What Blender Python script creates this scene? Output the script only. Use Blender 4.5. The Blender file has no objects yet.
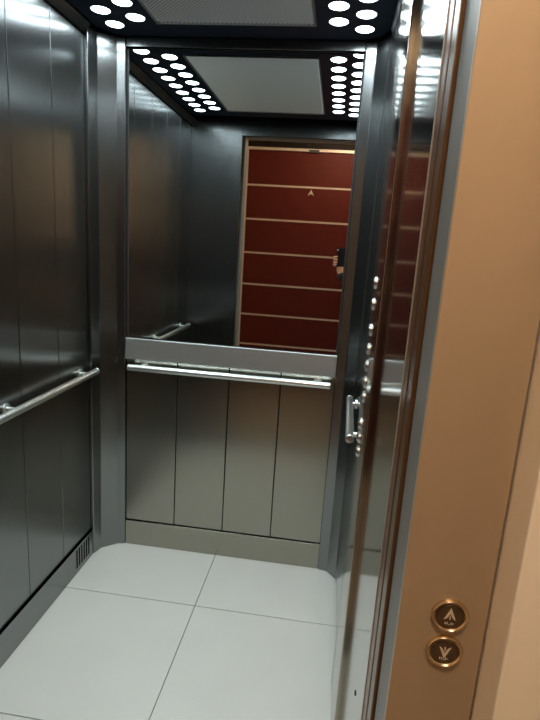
import bpy, bmesh, math, random
from mathutils import Vector, Matrix
random.seed(4)
S = bpy.context.scene
COL = S.collection

# ------------------------------------------------------------------ materials
def nmat(name):
    m = bpy.data.materials.new(name)
    m.use_nodes = True
    nt = m.node_tree
    return m, nt, nt.nodes['Principled BSDF']

def plain(name, col, rough=.5, metal=0., emit=0., ecol=None, spec=.5, coat=0.):
    m, nt, b = nmat(name)
    b.inputs['Base Color'].default_value = (*col, 1)
    b.inputs['Roughness'].default_value = rough
    b.inputs['Metallic'].default_value = metal
    b.inputs['Specular IOR Level'].default_value = spec
    b.inputs['Coat Weight'].default_value = coat
    if emit:
        b.inputs['Emission Color'].default_value = (*(ecol or col), 1)
        b.inputs['Emission Strength'].default_value = emit
    return m

def noisy(name, c1, c2, scale, rough=.5, metal=0., bump=0., stretch=(1, 1, 1), spec=.5, detail=4.):
    m, nt, b = nmat(name)
    tc = nt.nodes.new('ShaderNodeTexCoord'); mp = nt.nodes.new('ShaderNodeMapping')
    mp.inputs['Scale'].default_value = stretch
    nz = nt.nodes.new('ShaderNodeTexNoise'); nz.inputs['Scale'].default_value = scale
    nz.inputs['Detail'].default_value = detail
    mx = nt.nodes.new('ShaderNodeMix'); mx.data_type = 'RGBA'
    mx.inputs['A'].default_value = (*c1, 1); mx.inputs['B'].default_value = (*c2, 1)
    nt.links.new(tc.outputs['Object'], mp.inputs['Vector'])
    nt.links.new(mp.outputs['Vector'], nz.inputs['Vector'])
    nt.links.new(nz.outputs['Fac'], mx.inputs['Factor'])
    nt.links.new(mx.outputs['Result'], b.inputs['Base Color'])
    b.inputs['Roughness'].default_value = rough
    b.inputs['Metallic'].default_value = metal
    b.inputs['Specular IOR Level'].default_value = spec
    if bump:
        bp = nt.nodes.new('ShaderNodeBump'); bp.inputs['Strength'].default_value = bump
        bp.inputs['Distance'].default_value = .002
        nt.links.new(nz.outputs['Fac'], bp.inputs['Height'])
        nt.links.new(bp.outputs['Normal'], b.inputs['Normal'])
    return m

def brushed(name, col, rough, aniso, var=.06):
    """steel sheet with an upright grain: highlights spread across the grain"""
    m = noisy(name, tuple(c*(1-var) for c in col), tuple(c*(1+var) for c in col), 60, rough, 1., 0, (9, 9, .35))
    nt = m.node_tree; b = nt.nodes['Principled BSDF']
    g = nt.nodes.new('ShaderNodeNewGeometry')
    cr = nt.nodes.new('ShaderNodeVectorMath'); cr.operation = 'CROSS_PRODUCT'
    cr.inputs[1].default_value = (0, 0, 1)
    nt.links.new(g.outputs['Normal'], cr.inputs[0])
    nt.links.new(cr.outputs['Vector'], b.inputs['Tangent'])
    b.inputs['Anisotropic'].default_value = aniso
    return m

M = {}
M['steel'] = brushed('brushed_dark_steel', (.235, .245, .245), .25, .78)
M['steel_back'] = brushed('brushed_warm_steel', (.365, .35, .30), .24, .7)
M['steel_post'] = brushed('brushed_post_steel', (.24, .25, .25), .25, .7)
M['polished'] = plain('polished_steel', (.42, .41, .385), .12, 1.)
M['panel_steel'] = plain('polished_panel_steel', (.36, .32, .27), .14, 1.)
M['trimsteel'] = brushed('satin_trim_steel', (.67, .73, .74), .42, .4)
M['chrome'] = plain('satin_chrome', (.68, .70, .68), .30, 1.)
M['buttonmetal'] = plain('bright_button_metal', (.85, .84, .82), .12, 1.)
M['mirror'] = plain('mirror_glass', (.80, .83, .82), .0, 1.)
M['black'] = plain('black_gap', (.01, .01, .012), .6)
M['ceilblack'] = plain('black_ceiling_lacquer', (.009, .014, .024), .4, spec=.15)
M['lamp'] = plain('lamp_white', (.9, .95, 1), .4, 0, 9., (.80, .94, 1.0))
M['lamprim'] = plain('lamp_rim', (.5, .5, .52), .3, 1.)
M['tile'] = noisy('pale_floor_tile', (.495, .502, .468), (.545, .552, .515), 5, .35, spec=.4)
M['grout'] = plain('tile_grout', (.17, .16, .14), .8)
M['gold'] = noisy('bronze_gold_paint', (.455, .345, .232), (.49, .37, .25), 30, .45, .3)
M['bronze'] = plain('dark_bronze_edge', (.17, .09, .042), .3, .6)
M['greyjamb'] = plain('grey_jamb_paint', (.21, .21, .19), .45, .25)
M['cream'] = noisy('cream_wall_paint', (.87, .78, .655), (.90, .81, .685), 40, .7, bump=.1)
M['redwood'] = noisy('red_brown_door_wood', (.050, .0045, .0018), (.070, .0072, .0026), 9, .55, stretch=(1, 1, 9), spec=.15)
M['darkwood'] = noisy('dark_stained_casing', (.006, .004, .003), (.010, .006, .004), 14, .7, stretch=(5, 5, 1), spec=.1)
M['inlay'] = plain('pale_metal_inlay', (.42, .34, .27), .4, .3)
M['landfloor'] = noisy('brown_landing_tile', (.30, .24, .18), (.38, .31, .24), 12, .35)
M['whiteceil'] = plain('white_ceiling_paint', (.75, .72, .66), .8)
M['lampwarm'] = plain('warm_lamp_glass', (1, .8, .55), .4, 0, 82., (1., .79, .575))
M['skin'] = plain('skin', (.62, .37, .24), .5)
M['darkcloth'] = noisy('black_cloth', (.012, .012, .014), (.03, .03, .033), 80, .85)
M['bluecloth'] = noisy('dark_blue_denim', (.02, .03, .06), (.04, .055, .1), 90, .85)
M['hair'] = plain('dark_hair', (.02, .014, .01), .5)
M['phone'] = plain('phone_glass', (.015, .015, .017), .12)
M['eyewhite'] = plain('eye_white', (.8, .8, .78), .3)
M['iris'] = plain('brown_iris', (.05, .025, .012), .2)
M['lip'] = plain('lip', (.5, .2, .17), .5)
M['shoe'] = plain('shoe_leather', (.05, .035, .025), .4)
M['callrim'] = plain('aged_brass_ring', (.72, .56, .36), .24, 1.)
M['callface'] = plain('dark_bronze_button_face', (.22, .145, .085), .32, .8)
M['callmark'] = plain('pale_engraved_mark', (.75, .64, .48), .5, .2)

M['mesh'] = plain('embossed_aluminium', (.94, .925, .91), .34, .6)
def grey_roots(m):
    # darker grey colour at the roots of the embossed studs, set by height
    nt = m.node_tree; N = nt.nodes.new; L = nt.links.new
    tc = N('ShaderNodeTexCoord'); sp = N('ShaderNodeSeparateXYZ'); gt = N('ShaderNodeMath'); gt.operation = 'GREATER_THAN'
    gt.inputs[1].default_value = 2.29-.0008-.0066*.30
    mx = N('ShaderNodeMix'); mx.data_type = 'RGBA'
    mx.inputs['A'].default_value = (.97, .955, .94, 1); mx.inputs['B'].default_value = (.32, .32, .32, 1)
    L(tc.outputs['Object'], sp.inputs[0]); L(sp.outputs['Z'], gt.inputs[0]); L(gt.outputs[0], mx.inputs['Factor'])
    L(mx.outputs['Result'], nt.nodes['Principled BSDF'].inputs['Base Color'])
grey_roots(M['mesh'])

# ------------------------------------------------------------------ mesh helpers
class MB:
    def __init__(s): s.v = []; s.f = []; s.mi = []
    def add(s, vs, fs, mi=0):
        b = len(s.v); s.v += [tuple(p) for p in vs]
        for f in fs: s.f.append([b+i for i in f]); s.mi.append(mi)
        return s
    def box(s, x0, x1, y0, y1, z0, z1, mi=0):
        v = [(x, y, z) for x in (x0, x1) for y in (y0, y1) for z in (z0, z1)]
        return s.add(v, [(0, 1, 3, 2), (4, 6, 7, 5), (0, 4, 5, 1), (2, 3, 7, 6), (0, 2, 6, 4), (1, 5, 7, 3)], mi)
    def prism(s, poly, a0, a1, axis='z', mi=0):
        """poly: 2D outline; axis z -> (x,y), y -> (x,z), x -> (y,z)"""
        def P(p, a):
            return (p[0], p[1], a) if axis == 'z' else (p[0], a, p[1]) if axis == 'y' else (a, p[0], p[1])
        n = len(poly)
        v = [P(p, a0) for p in poly]+[P(p, a1) for p in poly]
        return s.add(v, [list(range(n))[::-1], list(range(n, 2*n))]+[(i, (i+1) % n, n+(i+1) % n, n+i) for i in range(n)], mi)
    def tube(s, pts, r, n=20, mi=0, cap=True):
        pts = [Vector(p) for p in pts]; rings = []
        for i, p in enumerate(pts):
            d = (pts[min(i+1, len(pts)-1)]-pts[max(i-1, 0)]).normalized()
            a = d.orthogonal().normalized() if i == 0 else (rings_a - d*rings_a.dot(d)).normalized()
            rings_a = a; bb = d.cross(a)
            rr = r[i] if isinstance(r, (list, tuple)) else r
            rings.append([p+(a*math.cos(2*math.pi*k/n)+bb*math.sin(2*math.pi*k/n))*rr for k in range(n)])
        v = [q for R in rings for q in R]; f = []
        for i in range(len(pts)-1):
            for k in range(n):
                f.append((i*n+k, i*n+(k+1) % n, (i+1)*n+(k+1) % n, (i+1)*n+k))
        if cap:
            f.append(list(range(n))[::-1]); f.append([(len(pts)-1)*n+k for k in range(n)])
        return s.add(v, f, mi)
    def lathe(s, prof, origin, axis, n=28, mi=0):
        """prof: (radius, distance along axis) from the base outward"""
        d = Vector(axis).normalized(); a = d.orthogonal().normalized(); bb = d.cross(a); o = Vector(origin)
        v = []; f = []
        for r, h in prof:
            for k in range(n):
                t = 2*math.pi*k/n
                v.append(o+d*h+(a*math.cos(t)+bb*math.sin(t))*r)
        for i in range(len(prof)-1):
            for k in range(n): f.append((i*n+k, i*n+(k+1) % n, (i+1)*n+(k+1) % n, (i+1)*n+k))
        f.append(list(range(n))[::-1]); f.append([(len(prof)-1)*n+k for k in range(n)])
        return s.add(v, f, mi)

def build(name, mb, mats, parent=None, bevel=0., smooth=False, loc=None, segs=2):
    me = bpy.data.meshes.new(name)
    o = Vector(loc) if loc is not None else Vector((0, 0, 0))
    me.from_pydata([Vector(p)-o for p in mb.v], [], mb.f)
    for m in (mats if isinstance(mats, (list, tuple)) else [mats]): me.materials.append(M[m])
    me.polygons.foreach_set('material_index', mb.mi)
    bm = bmesh.new(); bm.from_mesh(me); bmesh.ops.recalc_face_normals(bm, faces=bm.faces)
    if bevel:
        es = [e for e in bm.edges if len(e.link_faces) == 2 and e.calc_face_angle(0) > .5]
        bmesh.ops.bevel(bm, geom=es, offset=bevel, segments=segs, affect='EDGES', profile=.5, clamp_overlap=True)
    bm.to_mesh(me); bm.free()
    if smooth:
        me.polygons.foreach_set('use_smooth', [True]*len(me.polygons))
        me.set_sharp_from_angle(angle=math.radians(38))
    ob = bpy.data.objects.new(name, me); COL.objects.link(ob)
    if parent is not None:
        ob.parent = parent; ob.location = o-Vector(parent.get('base', (0, 0, 0)))
    else:
        ob.location = o; ob['base'] = tuple(o)
    return ob

def empty(name, loc=(0, 0, 0)):
    o = bpy.data.objects.new(name, None); COL.objects.link(o)
    o.location = loc; o['base'] = tuple(loc); o.empty_display_size = .05
    return o

def tag(o, label, cat=None, group=None, kind=None):
    o['label'] = label
    if cat: o['category'] = cat
    if group: o['group'] = group
    if kind: o['kind'] = kind
    return o

def struct(o, label, cat): return tag(o, label, cat, kind='structure')

# ------------------------------------------------------------------ key dimensions (metres)
XL, XR = -1.05, .126          # cabin side walls
YF, YB = .855, 2.245          # cabin front return and back backing
ZC = 2.29                     # underside of the black ceiling panel

# ------------------------------------------------------------------ cabin floor
b = MB(); b.box(-1.07, .16, .835, 2.27, -.06, -.004, 1)
g = .0016
for x0, x1 in ((-1.062, -.465), (-.465, .15)):
    for y0, y1 in ((.837, 1.246), (1.246, 1.852), (1.852, 2.262)):
        b.box(x0+g, x1-g, y0+g, y1-g, -.006, 0, 0)
struct(build('floor', b, ['tile', 'grout'], bevel=.0005, segs=1), 'pale grey-white large floor tiles with thin dark joints inside the elevator', 'floor')

# ------------------------------------------------------------------ side wall with the long handrail
wl = build('wall_left', MB().box(-1.08, -1.062, .835, 2.26, 0, 2.40), 'black')
struct(wl, 'dark brushed steel elevator side wall of upright panels behind the long handrail', 'wall')
ys = [.86, 1.11, 1.36, 1.61, 1.86, 2.105]
for y0, y1 in zip(ys, ys[1:]):
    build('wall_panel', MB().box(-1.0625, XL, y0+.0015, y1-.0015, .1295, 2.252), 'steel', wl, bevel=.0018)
# skirting with a slotted vent near the back corner
b = MB(); v0, v1, vz0, vz1 = 1.940, 2.074, .026, .116
xs0, xs1 = -1.0615, -1.040
b.box(xs0, xs1, .86, v0, 0, .128); b.box(xs0, xs1, v1, 2.11, 0, .128)
b.box(xs0, xs1, v0, v1, 0, vz0); b.box(xs0, xs1, v0, v1, vz1, .128)
tl = struct(build('baseboard_left', b, 'steel_post'), 'steel kick plate with a slotted vent along the handrail side wall', 'baseboard')
b = MB(); n = 6; w = (v1-v0)/n
for i in range(n+1):
    c = v0+i*w
    b.box(-1.058, -1.0395, max(v0, c-w*.2), min(v1, c+w*.2), vz0-.001, vz1+.001)
b.box(-1.061, -1.057, v0, v1, vz0, vz1, 1)
tag(build('vent_grille', b, ['steel_post', 'black'], tl), 'vent of dark upright slots')

# ------------------------------------------------------------------ back wall: lower panels, band, mirror, top strip
wb = build('wall_back', MB().box(-1.06, .16, YB, 2.262, 0, 2.40), 'black')
struct(wb, 'back wall of the elevator with four brushed steel panels below the mirror', 'wall')
xs = [-.928, -.682, -.440, -.203, .040]
for x0, x1 in zip(xs, xs[1:]):
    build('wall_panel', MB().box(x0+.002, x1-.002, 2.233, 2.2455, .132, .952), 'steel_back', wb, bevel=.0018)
struct(build('baseboard_back', MB().box(-.926, .038, 2.224, 2.2455, 0, .129), 'steel_back', bevel=.0015), 'steel kick plate along the foot of the back wall below the four panels', 'baseboard')
struct(build('trim_1', MB().prism([(2.2455, .953), (2.214, .953), (2.226, 1.048), (2.2455, 1.048)], -.927, .0375, 'x'), 'trimsteel', bevel=.002), 'wide pale steel band under the mirror on the back wall', 'trim')
struct(build('trim_2', MB().box(-.927, .0375, 2.222, 2.2455, 2.2535, 2.292), 'steel_post', bevel=.0015), 'narrow dark steel strip between the mirror and the black ceiling', 'trim')
mir = empty('wall_mirror', (-.445, 2.24, 1.05))
tag(mir, 'large rectangular wall mirror filling the upper back wall of the elevator', 'mirror')
build('glass', MB().box(-.9215, .0315, 2.2395, 2.2445, 1.052, 2.2515), 'mirror', mir)
b = MB()
b.box(-.9265, -.9215, 2.236, 2.2447, 1.0485, 2.2532); b.box(.0315, .0365, 2.236, 2.2447, 1.0485, 2.2532)
b.box(-.9215, .0315, 2.236, 2.2447, 2.2515, 2.2532)
build('edge_strip', b, 'black', mir)

# corner posts, folded from sheet
def post(name, poly, label):
    struct(build(name, MB().prism(poly, 0, 2.286), 'steel_post', bevel=.003), label, 'corner post')
post('trim_3', [(-1.061, 2.108), (-1.036, 2.108), (-1.022, 2.160), (-.962, 2.212), (-.928, 2.2205), (-.928, 2.2445), (-1.061, 2.2445)],
     'folded steel corner post between the long handrail wall and the mirror')
post('trim_4', [(.152, 2.100), (.129, 2.100), (.122, 2.160), (.080, 2.212), (.038, 2.2205), (.038, 2.2445), (.152, 2.2445)],
     'folded steel corner post between the mirror and the button column wall')

# ------------------------------------------------------------------ polished side wall and button column
wr = build('wall_right', MB().box(XR, .152, .862, 2.0985, 0, 2.40), 'polished')
struct(wr, 'polished steel elevator side wall beside the button column', 'wall')
build('screw', MB().lathe([(.006, -.001), (.006, .0012), (.003, .002)], (XR, .99, .535), (-1, 0, 0), 14), 'black', wr, smooth=True)

cp = empty('control_panel', (.12, 1.43, 0))
tag(cp, 'tall raised steel button column on the polished elevator side wall', 'control panel')
poly = []
xf, y0, y1, r = .1115, 1.270, 1.585, .004
poly.append((.1258, y0))
for i in range(9):
    t = math.pi/2*i/8; poly.append((xf+r-r*math.sin(t), y0+r-r*math.cos(t)))
for i in range(9):
    t = math.pi/2*i/8; poly.append((xf+r-r*math.cos(t), y1-r+r*math.sin(t)))
poly.append((.1258, y1))
build('faceplate', MB().prism(poly, .001, 2.258), 'panel_steel', cp, smooth=True)
first = None
for z0_ in (1.427, 1.375, 1.310, 1.261, 1.218, 1.175, 1.135, 1.062, 1.025, .986):
    z = 1.5-(1.5-z0_)*1.123
    if first is None:
        rg = build('button', MB().lathe([(.0175, 0), (.0175, .0022), (.0155, .0040), (.0140, .0040)], (xf, 1.46, z), (-1, 0, 0), 24), 'chrome', cp, smooth=True, loc=(xf, 1.46, z))
        cap = build('button_cap', MB().lathe([(.0138, .001), (.0138, .0050), (.0120, .0072), (.007, .0084), (.002, .0087)], (xf, 1.46, z), (-1, 0, 0), 24), 'buttonmetal', rg, smooth=True, loc=(xf, 1.46, z))
        cap.location = (0, 0, 0); first = (rg, cap, z)
    else:
        a = first[0].copy(); COL.objects.link(a); a.parent = cp
        a.location = first[0].location+Vector((0, 0, z-first[2]))
        c = first[1].copy(); COL.objects.link(c); c.parent = a

# ------------------------------------------------------------------ cabin front: return panel and header
wf = build('wall_front', MB().box(-1.062, -.700, .836, YF, 0, 2.40).box(-.700, .152, .836, YF, 2.205, 2.40).box(.130, .152, .836, YF, 0, 2.205), 'steel_post', bevel=.001)
struct(wf, 'brushed steel front wall of the elevator around the entrance opening', 'wall')

# ------------------------------------------------------------------ ceiling
def sym(p): return (-.895-p[0], p[1])
right = [(.082, .995), (.116, 1.03), (.118, 2.130), (.078, 2.192), (.030, 2.2155)]
outline = right+[sym(p) for p in right[::-1]]
cl = build('ceiling', MB().prism(outline, ZC, ZC+.03), 'ceilblack', bevel=.003)
struct(cl, 'glossy black elevator ceiling panel holding the spotlights', 'ceiling')
build('roof_sheet', MB().box(-1.08, .152, .836, 2.262, 2.401, 2.42), 'black', cl)
for nm, s_, lab in (('trim_5', 1, 'dark steel cove along the ceiling above the button column wall'), ('trim_6', 0, 'dark steel cove along the ceiling above the long handrail wall')):
    pass
    p = [(.1262, 2.262), (.1185, 2.285), (.1185, 2.335), (.1262, 2.335)]
    if not s_: p = [(-1.061, 2.272), (-1.050, 2.262), (-1.0175, 2.286), (-1.0175, 2.335), (-1.061, 2.335)]
    struct(build(nm, MB().prism(p, .86, 2.098 if s_ else 2.104, 'y'), 'steel_post', bevel=.002), lab, 'ceiling trim')

pp = empty('embossed_ceiling_panel', (-.447, 1.61, ZC-.003))
tag(pp, 'silvery textured metal panel in the middle of the black ceiling', 'ceiling panel')
b = MB(); nx, ny = 74, 114
dx, dy = .590/nx, .918/ny
vs = [(-.742+dx*i, 1.155+dy*j, ZC-.0008-(.0066 if (i+j) % 2 and 0 < i < nx and 0 < j < ny else 0)) for j in range(ny+1) for i in range(nx+1)]
b.add(vs, [(j*(nx+1)+i, j*(nx+1)+i+1, (j+1)*(nx+1)+i+1, (j+1)*(nx+1)+i) for j in range(ny) for i in range(nx)])
sheet = build('embossed_sheet', b, 'mesh', pp)
b = MB()
for x0, x1, y0, y1 in ((-.746, -.742, 1.151, 2.077), (-.152, -.148, 1.151, 2.077), (-.742, -.152, 1.151, 1.155), (-.742, -.152, 2.073, 2.077)):
    b.box(x0, x1, y0, y1, ZC-.0084, ZC-.0005)
build('edge_frame', b, 'lamprim', pp)

ORD = ['first', 'second', 'third', 'fourth', 'fifth', 'sixth', 'seventh', 'eighth', 'ninth']
proto = None
for x, n, yy, lab, grp in ((-.922, 9, 2.103, 'edge row over the long handrail', 'spotlights above the long handrail wall'),
                           (-.815, 8, 2.040, 'inner row on the long handrail side', 'spotlights above the long handrail wall'),
                           (-.068, 8, 2.052, 'inner row nearer the button column', 'spotlights above the button column wall'),
                           (.026, 9, 2.113, 'edge row over the button column', 'spotlights above the button column wall')):
    for k in range(n):
        p = (x, yy-.1222*k, ZC)
        if proto is None:
            r_ = empty('ceiling_spotlight', p)
            a = build('rim', MB().lathe([(.0375, .0003), (.0375, .0016), (.0350, .0022), (.0335, .001)], p, (0, 0, -1), 32), 'lamprim', r_, smooth=True, loc=p)
            c = build('lens', MB().lathe([(.0333, .0004), (.0333, .0016), (.030, .0022), (.015, .0026), (.001, .0028)], p, (0, 0, -1), 32), 'lamp', r_, smooth=True, loc=p)
            ld = bpy.data.lights.new('spot_beam', 'AREA'); ld.energy = .62; ld.color = (.82, .95, 1.)
            ld.shape = 'DISK'; ld.size = .060; ld.spread = math.radians(150)
            lo = bpy.data.objects.new('spot_beam', ld); COL.objects.link(lo); lo.parent = r_; lo.location = (0, 0, -.0034)
            proto = (r_, a, c, lo)
        else:
            r_ = proto[0].copy(); COL.objects.link(r_); r_.location = p
            for q in proto[1:]:
                d = q.copy(); COL.objects.link(d); d.parent = r_
        tag(r_, f'round white spotlight {ORD[k]} from the mirror in the {lab}', 'spotlight', grp)

# ------------------------------------------------------------------ handrails
def rail(ends, wallpt, brackets, label):
    """ends: tube end points; wallpt(p) -> point on the wall behind p"""
    a, c = Vector(ends[0]), Vector(ends[1]); d = (c-a).normalized()
    o = empty('handrail', (a+c)/2); tag(o, label, 'handrail', 'elevator handrails')
    build('rail_tube', MB().tube([a+d*.004, c-d*.004], .0142, 28), 'chrome', o, smooth=True)
    for e, s_ in ((a, -1), (c, 1)):
        build('end_cap', MB().lathe([(.0130, -.006), (.0147, -.004), (.0147, 0), (.0130, .0025), (.006, .004)], e, d*s_, 24), 'chrome', o, smooth=True)
    for t in brackets:
        p = a+(c-a)*t; w_ = Vector(wallpt(p))
        u = (w_-p).normalized()
        mb = MB().tube([p+u*.010, w_-u*.001], .0085, 16)
        mb.lathe([(.020, 0), (.020, .004), (.016, .006)], w_, -u, 20)
        build('bracket', mb, 'chrome', o, smooth=True)
rail(((-1.005, .95, .914), (-1.005, 2.092, .914)), lambda p: (XL, p.y, p.z), (.05, .5, .945), 'long satin steel handrail along the dark panelled side wall')
rail(((-.897, 2.183, .921), (.018, 2.183, .921)), lambda p: (p.x, 2.233, p.z), (.06, .94), 'satin steel handrail below the mirror on the back wall')
rail(((.091, 1.600, .905), (.103, 2.070, .905)), lambda p: (XR, p.y, p.z), (.10, .86), 'short steel handrail just past the button column')

# ------------------------------------------------------------------ landing doors slid open, jamb, bronze surround
d1 = build('door_1', MB().box(.1225, .60, .733, .772, .003, 2.22), 'bronze', bevel=.003)
struct(d1, 'bronze landing door leaf slid open, only its upright edge showing', 'door')
d2 = build('door_2', MB().box(.1225, .60, .782, .828, .003, 2.22), 'bronze', bevel=.003)
struct(d2, 'bronze cabin door leaf slid open, edge showing beside the polished wall', 'door')
build('edge_strip', MB().box(.1212, .1230, .822, .8285, .004, 2.219), 'inlay', d2)  # pale strip painted in as the bright highlight along the leaf's edge
b = MB()
b.box(.128, .141, .641, .728, 0, 2.235); b.box(-.713, -.700, .641, .728, 0, 2.235); b.box(-.713, .141, .641, .728, 2.222, 2.235)
struct(build('trim_7', b, 'greyjamb', bevel=.0015), 'grey lining inside the elevator door frame', 'door frame')
b = MB()
b.box(.126, .2395, .630, .6405, 0, 2.36); b.box(-.815, -.698, .630, .6405, 0, 2.36); b.box(-.698, .126, .630, .6405, 2.22, 2.36)
struct(build('trim_8', b, 'gold', bevel=.0012), 'golden bronze metal surround of the elevator entrance holding the call buttons', 'door frame')
b = MB().box(-.713, .141, .655, .733, -.05, -.001).box(-.713, .141, .735, .834, -.05, -.001)
struct(build('trim_9', b, 'greyjamb'), 'metal threshold between landing floor and elevator floor', 'threshold')

def call_button(z, up, label):
    y = .630; x = .1912
    o = empty('call_button', (x, y, z)); tag(o, label, 'call button', 'round brass call buttons')
    build('ring', MB().lathe([(.0245, 0), (.0245, .0035), (.0228, .0060), (.0200, .0064), (.0184, .0045), (.0180, .0022)], (x, y, z), (0, -1, 0), 40), 'callrim', o, smooth=True)
    build('face', MB().lathe([(.0179, .0005), (.0179, .0032), (.0170, .0040), (.001, .0042)], (x, y, z), (0, -1, 0), 36), 'callface', o, smooth=True)
    s_ = 1 if up else -1
    def pl(pts): return [(x+px*.001, z+(pz*s_)*.001+(.0025 if up else .0012)) for px, pz in pts]
    # open arrowhead with a notched foot
    b = MB()
    for sd in (-1, 1):
        b.prism(pl([(0, 11.), (sd*7.8, -6.8), (sd*3.9, -4.6), (0, 2.6)]), y-.0049, y-.0040, 'y')
    b.prism(pl([(-.8, -1.0), (.8, -1.0), (.8, -6.5), (-.8, -6.5)]), y-.0048, y-.0040, 'y')
    build('arrow', b, 'callmark', o)
    # small raised dots below the arrow
    b = MB()
    for px, pz in ((-5.2, -9.6), (-2.6, -9.6), (-2.6, -11.4), (2.4, -9.6), (2.4, -11.4), (4.8, -10.5), (-5.2, -11.4), (0, -12.4)):
        b.lathe([(.0008, 0), (.0007, .0006), (.0002, .0009)], (x+px*.001, y-.0041, z+pz*.001+.0005), (0, -1, 0), 8)
    build('braille_dot', b, 'callmark', o)
call_button(1.0325, True, 'round brass call button with an up arrow, upper of the pair')
call_button(.9775, False, 'round brass call button with a down arrow, lower of the pair')

# ------------------------------------------------------------------ landing
b = MB().box(.243, 1.0, .567, .66, 0, 2.75).box(-1.6, -.819, .567, .66, 0, 2.75).box(-.819, .243, .567, .66, 2.364, 2.75)
struct(build('wall_landing_front', b, 'cream', bevel=.002), 'cream painted landing wall around the golden elevator surround', 'wall')
struct(build('wall_landing_side', MB().box(1.0, 1.1, -.95, .66, 0, 2.75), 'cream'), 'cream landing wall at the side of the corridor', 'wall')
struct(build('wall_landing_end', MB().box(-1.7, -1.6, -.95, .66, 0, 2.75), 'cream'), 'cream landing wall at the far end of the corridor', 'wall')
struct(build('wall_landing_rear', MB().box(-1.6, -1.06, -.95, -.862, 0, 2.75).box(.48, 1.0, -.95, -.862, 0, 2.75).box(-1.06, .48, -.95, -.862, 2.56, 2.75), 'cream'), 'cream landing wall around the red-brown apartment door', 'wall')
struct(build('floor_landing', MB().box(-1.7, 1.1, -.95, .654, -.06, 0), 'landfloor'), 'brown tiled landing floor outside the elevator', 'floor')
struct(build('ceiling_landing', MB().box(-1.7, 1.1, -.95, .66, 2.75, 2.82), 'whiteceil'), 'white landing ceiling outside the elevator', 'ceiling')

# apartment door opposite, seen in the mirror
d3 = build('door_3', MB().box(-.96, .38, -.92, -.852, .005, 2.425), 'redwood', bevel=.002)
struct(d3, 'red-brown wooden apartment door with pale horizontal inlay strips, seen in the mirror', 'door')
for z in (2.083, 1.754, 1.421, 1.100, .786, .469, .15):
    build('inlay_strip', MB().box(-.955, .375, -.853, -.8495, z-.009, z+.009), 'inlay', d3)
build('door_frame', MB().box(-.985, -.955, -.925, -.835, 0, 2.44).box(.375, .405, -.925, -.835, 0, 2.44).box(-.955, .375, -.925, -.835, 2.412, 2.44), 'inlay', d3, bevel=.002)
build('door_casing', MB().box(-1.06, -.985, -.93, -.83, 0, 2.56).box(.405, .48, -.93, -.83, 0, 2.56).box(-.985, .405, -.93, -.83, 2.44, 2.56), 'darkwood', d3)
build('knocker', MB().prism([(-.345, 2.005), (-.314, 2.065), (-.283, 2.005), (-.314, 2.022)], -.853, -.843, 'y').lathe([(.012, 0), (.012, .012), (.006, .016)], (-.314, -.852, 2.03), (0, 1, 0), 16), 'inlay', d3)
build('door_latch', MB().box(-.36, -.26, -.853, -.83, 2.405, 2.43), 'black', d3)
hb = MB().tube([(.29, -.852, 1.05), (.29, -.80, 1.05), (.20, -.79, 1.05)], .009, 14)
build('door_handle', hb, 'chrome', d3, smooth=True)

# landing lamp
LP = (.06, -.20, 2.75)
lt = empty('ceiling_lamp', LP); tag(lt, 'round warm glass lamp on the landing ceiling', 'ceiling lamp')
build('lamp_base', MB().lathe([(.15, 0), (.15, .02), (.14, .03)], LP, (0, 0, -1), 36), 'chrome', lt, smooth=True)
build('lamp_shade', MB().lathe([(.138, .025), (.150, .045), (.135, .075), (.09, .098), (.03, .108), (.002, .109)], LP, (0, 0, -1), 36), 'lampwarm', lt, smooth=True)

# ------------------------------------------------------------------ person holding the phone (only the hand shows, in the mirror)
def skin(name, verts, edges, radii, mat, parent=None, root=0, sub=2):
    me = bpy.data.meshes.new(name); me.from_pydata(verts, edges, []); me.materials.append(M[mat])
    o = bpy.data.objects.new(name, me); COL.objects.link(o)
    if parent: o.parent = parent
    md = o.modifiers.new('skin', 'SKIN')
    for i, sv in enumerate(me.skin_vertices[0].data):
        r_ = radii[i]; sv.radius = r_ if isinstance(r_, tuple) else (r_, r_); sv.use_root = (i == root)
    md.use_smooth_shade = True
    ss = o.modifiers.new('sub', 'SUBSURF'); ss.levels = sub; ss.render_levels = sub
    # freeze to one plain mesh
    dg = bpy.context.evaluated_depsgraph_get()
    nm = bpy.data.meshes.new_from_object(o.evaluated_get(dg)); o.modifiers.clear(); o.data = nm
    nm.name = name
    if not nm.materials: nm.materials.append(M[mat])
    return o

class Sk:
    def __init__(s): s.v = []; s.e = []; s.r = []
    def add(s, p, r, parent=None):
        s.v.append(tuple(p)); s.r.append(r)
        if parent is not None: s.e.append((parent, len(s.v)-1))
        return len(s.v)-1
    def chain(s, pts, parent):
        for p, r in pts: parent = s.add(p, r, parent)
        return parent

PX, PY = .50, -.36         # where the person stands, facing +Y
bd = Sk()
pel = bd.add((PX, PY, .93), (.15, .11))
ch = bd.chain([((PX, PY, 1.08), (.135, .10)), ((PX, PY+.01, 1.25), (.15, .11)), ((PX, PY, 1.40), (.12, .085))], pel)
nk = bd.chain([((PX, PY, 1.49), (.055, .055)), ((PX, PY+.01, 1.55), (.053, .055))], ch)
hd = bd.chain([((PX, PY+.03, 1.60), (.066, .080)), ((PX, PY+.025, 1.67), (.076, .096)), ((PX, PY+.015, 1.735), (.066, .085))], nk)
sh_l = (PX-.19, PY, 1.40); el_l = (PX-.20, PY+.05, 1.12); wr_l = (.045, -.075, 1.285)
ar = bd.chain([(sh_l, .055), ((PX-.20, PY+.02, 1.26), .045), (el_l, .040), ((.165, -.195, 1.195), .036), (wr_l, (.030, .024))], ch)
palm = bd.chain([((.026, -.056, 1.345), (.024, .024)), ((.020, -.052, 1.385), (.024, .024))], ar)
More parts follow.
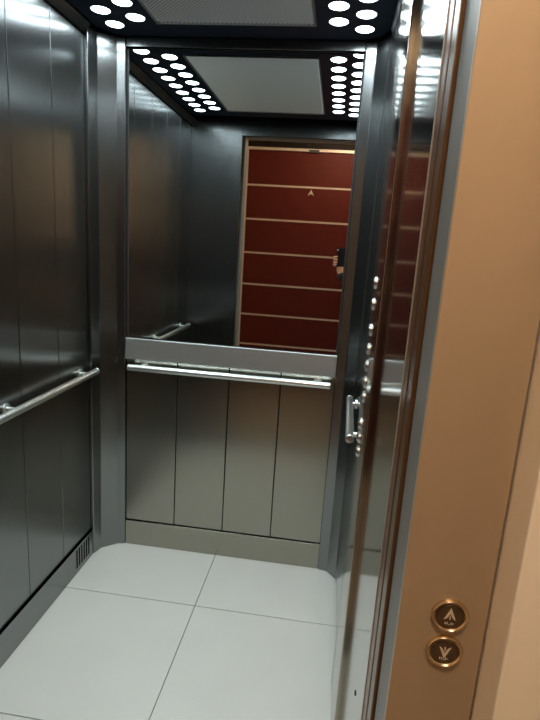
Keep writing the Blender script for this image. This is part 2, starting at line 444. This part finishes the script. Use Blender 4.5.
# four fingers wrapping from the phone's back face around its edge, thumb on the other side
for i, (z, ln) in enumerate(((1.440, .95), (1.418, 1.05), (1.396, 1.0), (1.376, .82))):
    bd.chain([((-.014, -.034, z-.006), .0095), ((-.0285, -.014, z), .0088), ((-.019, .0055, z+.002), .0082), ((-.016+.022*ln, .0065, z+.004), .0074)], palm)
bd.chain([((.056, -.048, 1.372), .0120), ((.070, -.030, 1.405), .0100), ((.064, -.028, 1.438), .0085)], palm-1)
sh_r = (PX+.19, PY, 1.40)
a2 = bd.chain([(sh_r, .055), ((PX+.215, PY-.01, 1.26), .045), ((PX+.225, PY-.01, 1.12), .040), ((PX+.225, PY+.03, .98), .035), ((PX+.222, PY+.06, .87), (.028, .022))], ch)
p2 = bd.chain([((PX+.220, PY+.07, .82), (.020, .036)), ((PX+.218, PY+.075, .785), (.018, .036))], a2)
for j, l in enumerate((.9, 1.05, 1.0, .8)):
    yy = PY+.110-.022*j
    bd.chain([((PX+.216, yy, .755), .0090), ((PX+.210, yy, .755-.030*l), .0084), ((PX+.202, yy-.004, .755-.055*l), .0076), ((PX+.194, yy-.010, .755-.074*l), .0068)], p2)
bd.chain([((PX+.205, PY+.115, .815), .0110), ((PX+.196, PY+.130, .785), .0095), ((PX+.190, PY+.132, .758), .0082)], a2)
for s_ in (-1, 1):
    bd.chain([((PX+s_*.095, PY, .86), (.085, .085)), ((PX+s_*.10, PY+.005, .66), (.072, .074)), ((PX+s_*.10, PY+.01, .48), .054), ((PX+s_*.10, PY-.01, .32), (.052, .056)), ((PX+s_*.10, PY-.015, .11), .036),
              ((PX+s_*.10, PY+.01, .045), (.036, .036)), ((PX+s_*.11, PY+.13, .032), (.036, .026))], pel)
person = skin('person', bd.v, bd.e, bd.r, 'skin', None, pel)
tag(person, 'person in black jacket holding up a phone, one hand showing in the mirror', 'person')
# clothing shells
jk = Sk()
j0 = jk.add((PX, PY, .90), (.175, .135))
jc = jk.chain([((PX, PY, 1.08), (.160, .125)), ((PX, PY+.01, 1.25), (.172, .130)), ((PX, PY, 1.41), (.135, .100)), ], j0)
jk.chain([((PX, PY, 1.47), (.075, .072))], jc)
jk.chain([(sh_l, .072), ((PX-.20, PY+.02, 1.26), .060), (el_l, .055), ((.165, -.195, 1.195), .048), ((.046, -.080, 1.278), .042), ((.036, -.066, 1.325), .042)], jc)
jk.chain([(sh_r, .072), ((PX+.215, PY-.01, 1.26), .060), ((PX+.225, PY-.01, 1.12), .055), ((PX+.225, PY+.03, .98), .048), ((PX+.223, PY+.055, .89), .040)], jc)
skin('jacket', jk.v, jk.e, jk.r, 'darkcloth', person, j0)
tr = Sk(); t0 = tr.add((PX, PY, .95), (.160, .120))
for s_ in (-1, 1):
    tr.chain([((PX+s_*.095, PY, .85), (.098, .098)), ((PX+s_*.10, PY+.005, .66), (.086, .088)), ((PX+s_*.10, PY+.01, .48), .068), ((PX+s_*.10, PY-.01, .32), (.066, .068)), ((PX+s_*.10, PY-.012, .085), .056)], t0)
skin('trousers', tr.v, tr.e, tr.r, 'bluecloth', person, t0)
for s_ in (-1, 1):
    sk = Sk(); q = sk.add((PX+s_*.10, PY-.04, .050), (.042, .045))
    sk.chain([((PX+s_*.105, PY+.06, .046), (.045, .040)), ((PX+s_*.112, PY+.16, .038), (.046, .034))], q)
    skin('shoe', sk.v, sk.e, sk.r, 'shoe', person, q)
hr = Sk(); h0 = hr.add((PX, PY-.020, 1.66), (.080, .075))
hr.chain([((PX, PY-.012, 1.72), (.082, .092)), ((PX, PY-.002, 1.775), (.068, .080))], h0)
skin('hair', hr.v, hr.e, hr.r, 'hair', person, h0)
fy = PY+.118
for s_ in (-1, 1):
    e_ = Vector((PX+s_*.031, fy-.012, 1.665))
    ew = build('eye', MB().lathe([(.003, -.011), (.009, -.007), (.0115, 0), (.009, .007), (.003, .0112)], e_, (0, 1, 0), 18), 'eyewhite', person, smooth=True)
    build('iris', MB().lathe([(.0052, .0085), (.0050, .0112), (.001, .0118)], e_, (0, 1, 0), 14), 'iris', ew, smooth=True)
    ear = MB().lathe([(.010, -.004), (.022, 0), (.020, .007), (.008, .006)], (PX+s_*.074, PY+.02, 1.66), (s_, -.25, 0), 18)
    build('ear', ear, 'skin', person, smooth=True)
    build('eyebrow', MB().tube([(PX+s_*.016, fy+.002, 1.686), (PX+s_*.031, fy+.001, 1.691), (PX+s_*.047, fy-.008, 1.686)], [.003, .0035, .002], 8), 'hair', person, smooth=True)
build('nose', MB().tube([(PX, fy-.008, 1.675), (PX, fy+.006, 1.655), (PX, fy+.018, 1.632), (PX, fy+.002, 1.622)], [.007, .009, .014, .009], 14), 'skin', person, smooth=True)
build('mouth', MB().tube([(PX-.024, fy-.018, 1.594), (PX-.010, fy-.006, 1.597), (PX+.010, fy-.006, 1.597), (PX+.024, fy-.018, 1.594)], [.003, .0065, .0065, .003], 12), 'lip', person, smooth=True)

# phone: an upright slab just behind the lens
ph = build('phone', MB().box(-.007, .067, -.014, -.006, 1.362, 1.518), 'phone', bevel=.003)
tag(ph, 'black phone held upright in the hand seen in the mirror', 'phone')
build('phone_lens', MB().lathe([(.007, 0), (.007, .0012), (.004, .0018)], (0, -.006, 1.5), (0, 1, 0), 18), 'lamprim', ph, smooth=True)
build('phone_screen', MB().box(-.004, .064, -.0147, -.0139, 1.370, 1.512), 'phone', ph)

# ------------------------------------------------------------------ world, camera, colour management
w = bpy.data.worlds.new('world'); S.world = w; w.use_nodes = True
w.node_tree.nodes['Background'].inputs[0].default_value = (0, 0, 0, 1)
w.node_tree.nodes['Background'].inputs[1].default_value = 0

def unit(v): return Vector(v).normalized()
f = 515.
dep = unit((68, -110, f)); ver = Vector((-143, 2260, f)); ver = (ver-dep*ver.dot(dep)).normalized()
rg = ver.cross(dep); rg = rg if rg.x > 0 else -rg
Mx = Matrix((rg, dep, -ver))              # world from (right, down, forward)
cam = bpy.data.cameras.new('camera'); co = bpy.data.objects.new('camera', cam); COL.objects.link(co)
R3 = Matrix((Mx.col[0], -Mx.col[1], -Mx.col[2])).transposed()
co.matrix_world = Matrix.Translation((0, 0, 1.5)) @ R3.to_4x4()
cam.sensor_fit = 'VERTICAL'; cam.sensor_height = 36.; cam.sensor_width = 36.
cam.lens = 36.*f/720.; cam.clip_start = .002
S.camera = co

S.view_settings.view_transform = 'Standard'; S.view_settings.look = 'None'
S.view_settings.gamma = 1; S.view_settings.use_curve_mapping = False
S.view_settings.exposure = 0.
cy = S.cycles
cy.max_bounces = 14; cy.glossy_bounces = 12; cy.diffuse_bounces = 6
cy.sample_clamp_indirect = 6.; cy.blur_glossy = .6
for o in bpy.data.objects:
    if 'base' in o: del o['base']
